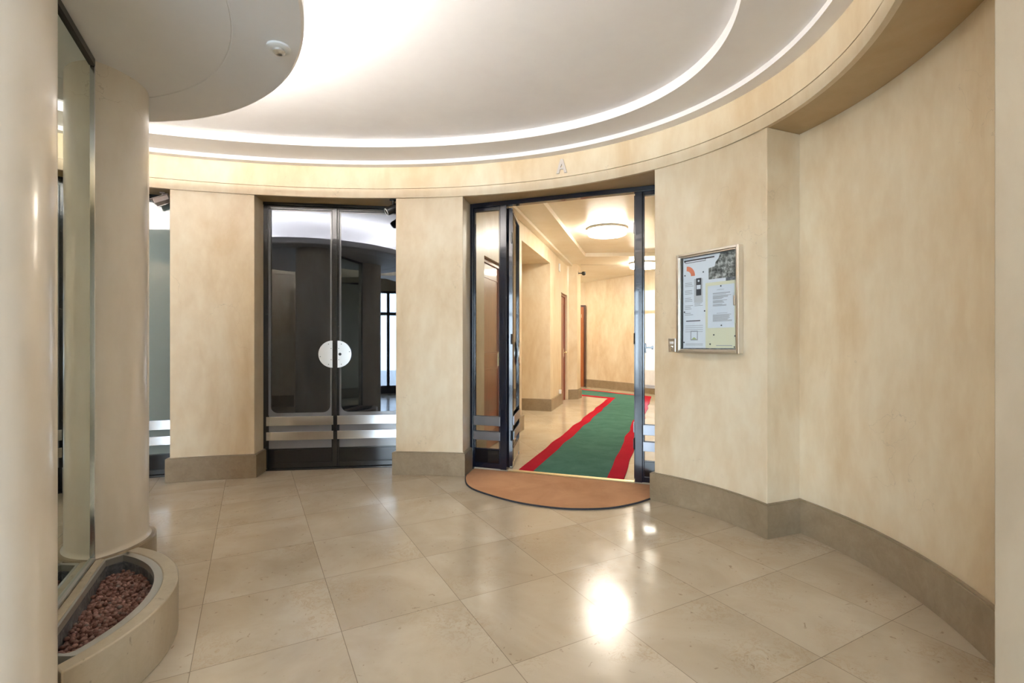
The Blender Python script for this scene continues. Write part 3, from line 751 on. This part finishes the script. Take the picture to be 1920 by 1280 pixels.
# notice board
pL = Vector(EB.p(EB.ray((1277-960)/F, GAPF), GAPF)); pR = Vector(EB.p(EB.ray((1394-960)/F, GAPF), GAPF))
tt = (pR-pL).normalized(); nn_ = Vector((tt.y, -tt.x))
if nn_.dot(-pL) < 0: nn_ = -nn_
BWd = (pR-pL).length; BH = .745; BZ = 1.185
bd = tag(empty('notice_board', (pL.x, pL.y, BZ), math.atan2(tt.y, tt.x)), 'aluminium framed glass notice case on the cream wall right of the open doorway', 'notice board')
YF = -.058                                            # front of the case; local -y faces the room
fb_ = MB().frame(0, BWd, 0, BH, .019, YF, -.002).frame(.019, BWd-.019, .019, BH-.019, .010, YF+.010, YF+.022)
fb_.build('case_frame', 'alu', bd, bevel=.003)
MB().box(.026, BWd-.026, -.014, -.006, .026, BH-.026).build('back_panel', 'zinc', bd)
MB().box(.030, BWd-.030, YF+.012, YF+.015, .030, BH-.030).build('case_glass', 'glassboard', bd)
MB().box(BWd-.034, BWd-.022, YF-.008, YF, .33, .40).build('lock', 'chrome', bd, bevel=.002)
IX0, IX1, IZ0, IZ1 = .034, BWd-.034, .036, BH-.032
def on_board(name, x0, x1, z0, z1, y, mat, label, cat, rot=0, extra=None, group=None):
    """sheet in board fractions (0..1), y = distance from the wall"""
    w = (x1-x0)*(IX1-IX0); h = (z1-z0)*(IZ1-IZ0); ox = IX0+x0*(IX1-IX0); oz = IZ0+z0*(IZ1-IZ0)
    q = pL+tt*ox+nn_*y
    o = tag(empty(name, (q.x, q.y, BZ+oz), math.atan2(tt.y, tt.x)), label, cat, group)
    MB().box(0, w, -.0008, .0, 0, h).build('sheet', mat, o)
    if extra: extra(o, w, h)
    return o
def lines(o, w, h, specs, mat, name='printed_line'):
    for x0, x1, z, t in specs: MB().box(x0*w, x1*w, -.0013, -.0009, z*h, z*h+t).build(name, mat, o)
rl = random.Random(11)
def left_sheet(o, w, h):
    lines(o, w, h, [(.02, .75, .965, .010), (.05, .55, .945, .004)], 'inkdark', 'heading')
    lines(o, w, h, [(.04, rl.uniform(.18, .26), .72-.018*i-.03*(i//3), .004) for i in range(14)]+[(.28, rl.uniform(.42, .48), .49-.014*i, .004) for i in range(3)]+[(.05, .48, .245-.022*i, .003) for i in range(4)]+[(.06, .48, .03+.015*i, .003) for i in range(2)], 'ink')
    lines(o, w, h, [(.07, .42, .295, .007)], 'inkdark', 'subheading')
    pts = []; cx, cz = .08*w, .80*h
    for i in range(13): a = R(88-i*7.5); pts.append((cx+.075*math.cos(a)*1.0, cz+.075*math.sin(a)))
    for i in range(13): a = R(-2+i*7.5); pts.append((cx+.040*math.cos(a), cz+.040*math.sin(a)))
    MB().plate(pts, -.0014, -.0009).build('orange_arc', 'orange', o)
    x0 = .27*w
    MB().box(x0, x0+.21*w, -.0014, -.0009, .50*h, .76*h).build('picture_background', 'ink2', o)
    MB().box(x0+.018, x0+.062, -.0020, -.0015, .575*h, .765*h).build('picture_device', 'inkdark', o)
    MB().box(x0+.023, x0+.057, -.0026, -.0021, .645*h, .69*h).build('picture_screen', 'paper', o)
    MB().lathe([(.008, 0), (.008, .0005)], 20, (x0+.040, -.0026), 0, 'y', .735*h).build('picture_dial', 'paper', o)
    m_ = MB().frame(.18*w, .36*w, .085*h, .19*h, .007, -.0014, -.0009).build('small_picture_frame', 'ink', o)
    MB().plate([(.20*w, .095*h), (.34*w, .095*h), (.27*w, .12*h)], -.0014, -.0009).build('small_picture_hill', 'green', o)
def letter_sheet(o, w, h):
    sp = [(.35, .62, .885, .003), (.2, .85, .80, .006), (.2, .7, .775, .003)]
    z = .745
    for blk in (5, 4, 3): 
        for i in range(blk): sp.append((.2, rl.uniform(.55, .9), z, .0035)); z -= .018
        z -= .02
    sp += [(.35, .75, .335, .003)]+[(.2, rl.uniform(.7, .92), .30-.019*i, .0035) for i in range(9)]
    lines(o, w, h, sp, 'ink')
def cream_sheet(o, w, h):
    lines(o, w, h, [(.35, .85, .035, .005)], 'ink')
def collage(o, w, h):
    MB().box(.0*w, .22*w, -.0016, -.0010, .0*h, .30*h).build('torn_white_patch', 'paper', o)
on_board('poster_sheet', .0, .80, .0, 1.0, .0155, 'paper', 'large white printed poster with an orange arc, left in the notice case', 'poster', 0, left_sheet)
on_board('notice_sheet', .44, 1.0, .0, .70, .0185, 'cream', 'cream backing sheet in the lower right of the notice case', 'paper', 0, cream_sheet)
on_board('letter_sheet', .485, .955, .215, .665, .0205, 'paperletter', 'white typed letter pinned on the cream sheet in the notice case', 'paper', 0, letter_sheet)
def cloud(o, w, h): pass
q = pL+tt*(IX0+.50*(IX1-IX0))+nn_*.0195
ph_o = tag(empty('photo_print', (q.x, q.y, BZ+IZ0+.735*(IZ1-IZ0)), math.atan2(tt.y, tt.x)), 'grey photograph of trees at the top right of the notice case', 'photograph')
wI = .5*(IX1-IX0); hI = .265*(IZ1-IZ0)
MB().plate([(0, 0), (wI, 0), (wI, hI), (wI*.42, hI), (wI*.36, hI*.80), (wI*.25, hI*.66), (wI*.22, hI*.50), (0, hI*.46)], -.001, 0).build('sheet', 'photo', ph_o)
pinxy = [(.03, .97), (.03, .815, ), (.40, .83), (.73, .655), (.74, .235), (.425, .40), (.02, .40), (.01, .055), (.60, .135), (.53, .035), (.98, .12), (.97, .005), (.44, .975), (.72, .975)]
first = None
places = ['at the top left corner of the case', 'beside the orange arc', 'between the orange arc and the tree photograph', 'at the top of the typed letter', 'at the bottom of the typed letter', 'left of the typed letter', 'on the left edge at mid height', 'in the lower left corner of the case', 'on the cream sheet below the letter', 'at the bottom middle of the case', 'low on the right edge of the cream sheet', 'in the lower right corner of the case', 'on the top edge of the poster', 'on the top edge of the tree photograph']
for (fx, fz), where in zip(pinxy, places):
    q = pL+tt*(IX0+.006+fx*(IX1-IX0-.012))+nn_*.0205; z = BZ+IZ0+.006+fz*(IZ1-IZ0-.012)
    if first is None:
        m_ = MB().lathe([(.0045, 0), (.0055, -.002), (.0035, -.006), (.001, -.0065)], 14, (0, 0), 0, 'y')
        first = m_.build('push_pin', 'inkdark', smooth=True); o = first
    else: o = first.copy(); S.collection.objects.link(o)
    o.location = (q.x, q.y, z); o.rotation_euler = (0, 0, math.atan2(tt.y, tt.x))
    tag(o, 'small black push pin '+where, 'pin', 'push pins in the notice case')
# key switch left of the board
ph = EB.ray((1261-960)/F, GAPF); p, t = basis(ph, GAPF)
ks = tag(empty('key_switch', (p.x, p.y, 1.19), math.atan2(t.y, t.x)), 'small steel key switch plate on the wall at the lower left of the notice case', 'switch')
MB().box(-.030, .030, -.012, .004, 0, .105).build('switch_plate', 'alu', ks, bevel=.003)
MB().box(-.016, .016, -.0135, -.012, .062, .080).build('switch_label', 'plastic', ks, bevel=.001)
MB().lathe([(.009, 0), (.009, -.006), (.006, -.008)], 20, (0, -.012), 0, 'y', .040).build('key_cylinder', 'chrome', ks, smooth=True)
MB().lathe([(.003, 0), (.003, -.002)], 12, (0, -.012), 0, 'y', .016).build('screw', 'dark', ks)

# security cameras
def seccam(loc, rz, tilt, body, label, size=1.0, dome=False):
    o = tag(empty('security_camera', loc, rz), label, 'camera', None)
    s = size
    # local +x is the viewing direction; hangs from the soffit by a stalk
    MB().lathe([(.024*s, 0), (.024*s, -.006*s), (.008*s, -.008*s), (.008*s, -.045*s)], 24).build('mount', body, o, smooth=True)
    b = MB().lathe([(.018*s, -.055*s), (.026*s, -.050*s), (.027*s, .045*s), (.024*s, .05*s)], 28, (0, 0), 0, 'x')
    bo = b.build('housing', body, o, smooth=True); bo.location = (0, 0, -.062*s); bo.rotation_euler = (0, tilt, 0)
    r_ = MB().lathe([(.019*s, .050*s), (.019*s, .053*s)], 24, (0, 0), 0, 'x').build('lens', 'lens', bo, smooth=True)
    rg = MB().lathe([(.024*s, .049*s), (.024*s, .0545*s), (.0195*s, .0545*s), (.0195*s, .049*s)], 24, (0, 0), 0, 'x', caps=False).build('lens_ring', 'plastic', bo, smooth=True)
    return o
seccam((-1.155, 4.72, HS), R(205), R(30), 'camera_black', 'black security camera in the top right corner of the middle black door', 1.45)
# boxy grey camera over the narrow left door
sc = tag(empty('security_camera', (-3.235, 4.50, HS), R(200)), 'brownish grey box camera above the narrow door at the far left', 'camera')
MB().box(-.02, .02, -.02, .02, -.012, 0).box(-.006, .006, -.006, .006, -.05, -.012).build('mount', 'camera_grey', sc, bevel=.002)
hb_ = MB().box(-.06, .065, -.032, .032, -.022, .026).build('housing', 'camera_grey', sc, bevel=.004); hb_.location = (0, 0, -.075); hb_.rotation_euler = (R(14), R(24), 0)
MB().box(-.068, .085, -.038, .038, .027, .032).build('sun_shield', 'camera_grey', hb_, bevel=.002)
MB().lathe([(.016, .066), (.016, .070)], 20, (0, 0), 0, 'x').build('lens', 'lens', hb_)
# camera on the far pilaster
dcm = tag(empty('security_camera', (1.60, 11.05, 2.86)), 'small black dome camera on the far corridor pilaster', 'camera')
MB().box(-.10, .0, -.012, .012, -.01, .012).box(-.11, -.095, -.03, .03, -.03, .05).build('bracket', 'camera_black', dcm, bevel=.002)
MB().lathe([(.02, .04), (.045, .03), (.05, 0), (.042, -.03), (.02, -.045)], 24, (.03, 0)).build('dome', 'camera_black', dcm, smooth=True)
# small white fittings on the corridor's left wall
q = A(9.85, -.002)
sw = tag(empty('wall_sensor', (q[0], q[1], 2.72), math.atan2(.962, .274)), 'small white sensor high on the corridor wall before the pilaster', 'sensor')
MB().box(-.05, .05, -.025, 0, 0, .16).build('sensor_body', 'plastic', sw, bevel=.006)
q = A(9.85, -.030)
so = tag(empty('wall_socket', (q[0], q[1], .25), math.atan2(.962, .274)), 'small white socket above the skirting beside the reddish door', 'socket')
MB().box(-.04, .04, -.02, .026, 0, .08).build('socket_plate', 'plastic', so, bevel=.005)

# ------------------------------------------------------------------ street entrance behind the camera
d7 = struct(empty('door_7', (-2.55, -2.70, 0)))
ef = MB().box(0, .07, -.04, .04, 0, 2.60).box(2.83, 2.90, -.04, .04, 0, 2.60).box(.07, 2.83, -.04, .04, 2.54, 2.60)
for x in (.55, 1.45, 2.35): ef.box(x-.035, x+.035, -.04, .04, 0, 2.54)
ef.box(.07, 2.83, -.04, .04, 1.98, 2.06)
ef.box(.07, 2.83, -.04, .04, 0, .20).build('frame', 'black', d7)
MB().box(.07, 2.83, -.004, .004, .20, 2.54).build('glass_pane', 'glass', d7)
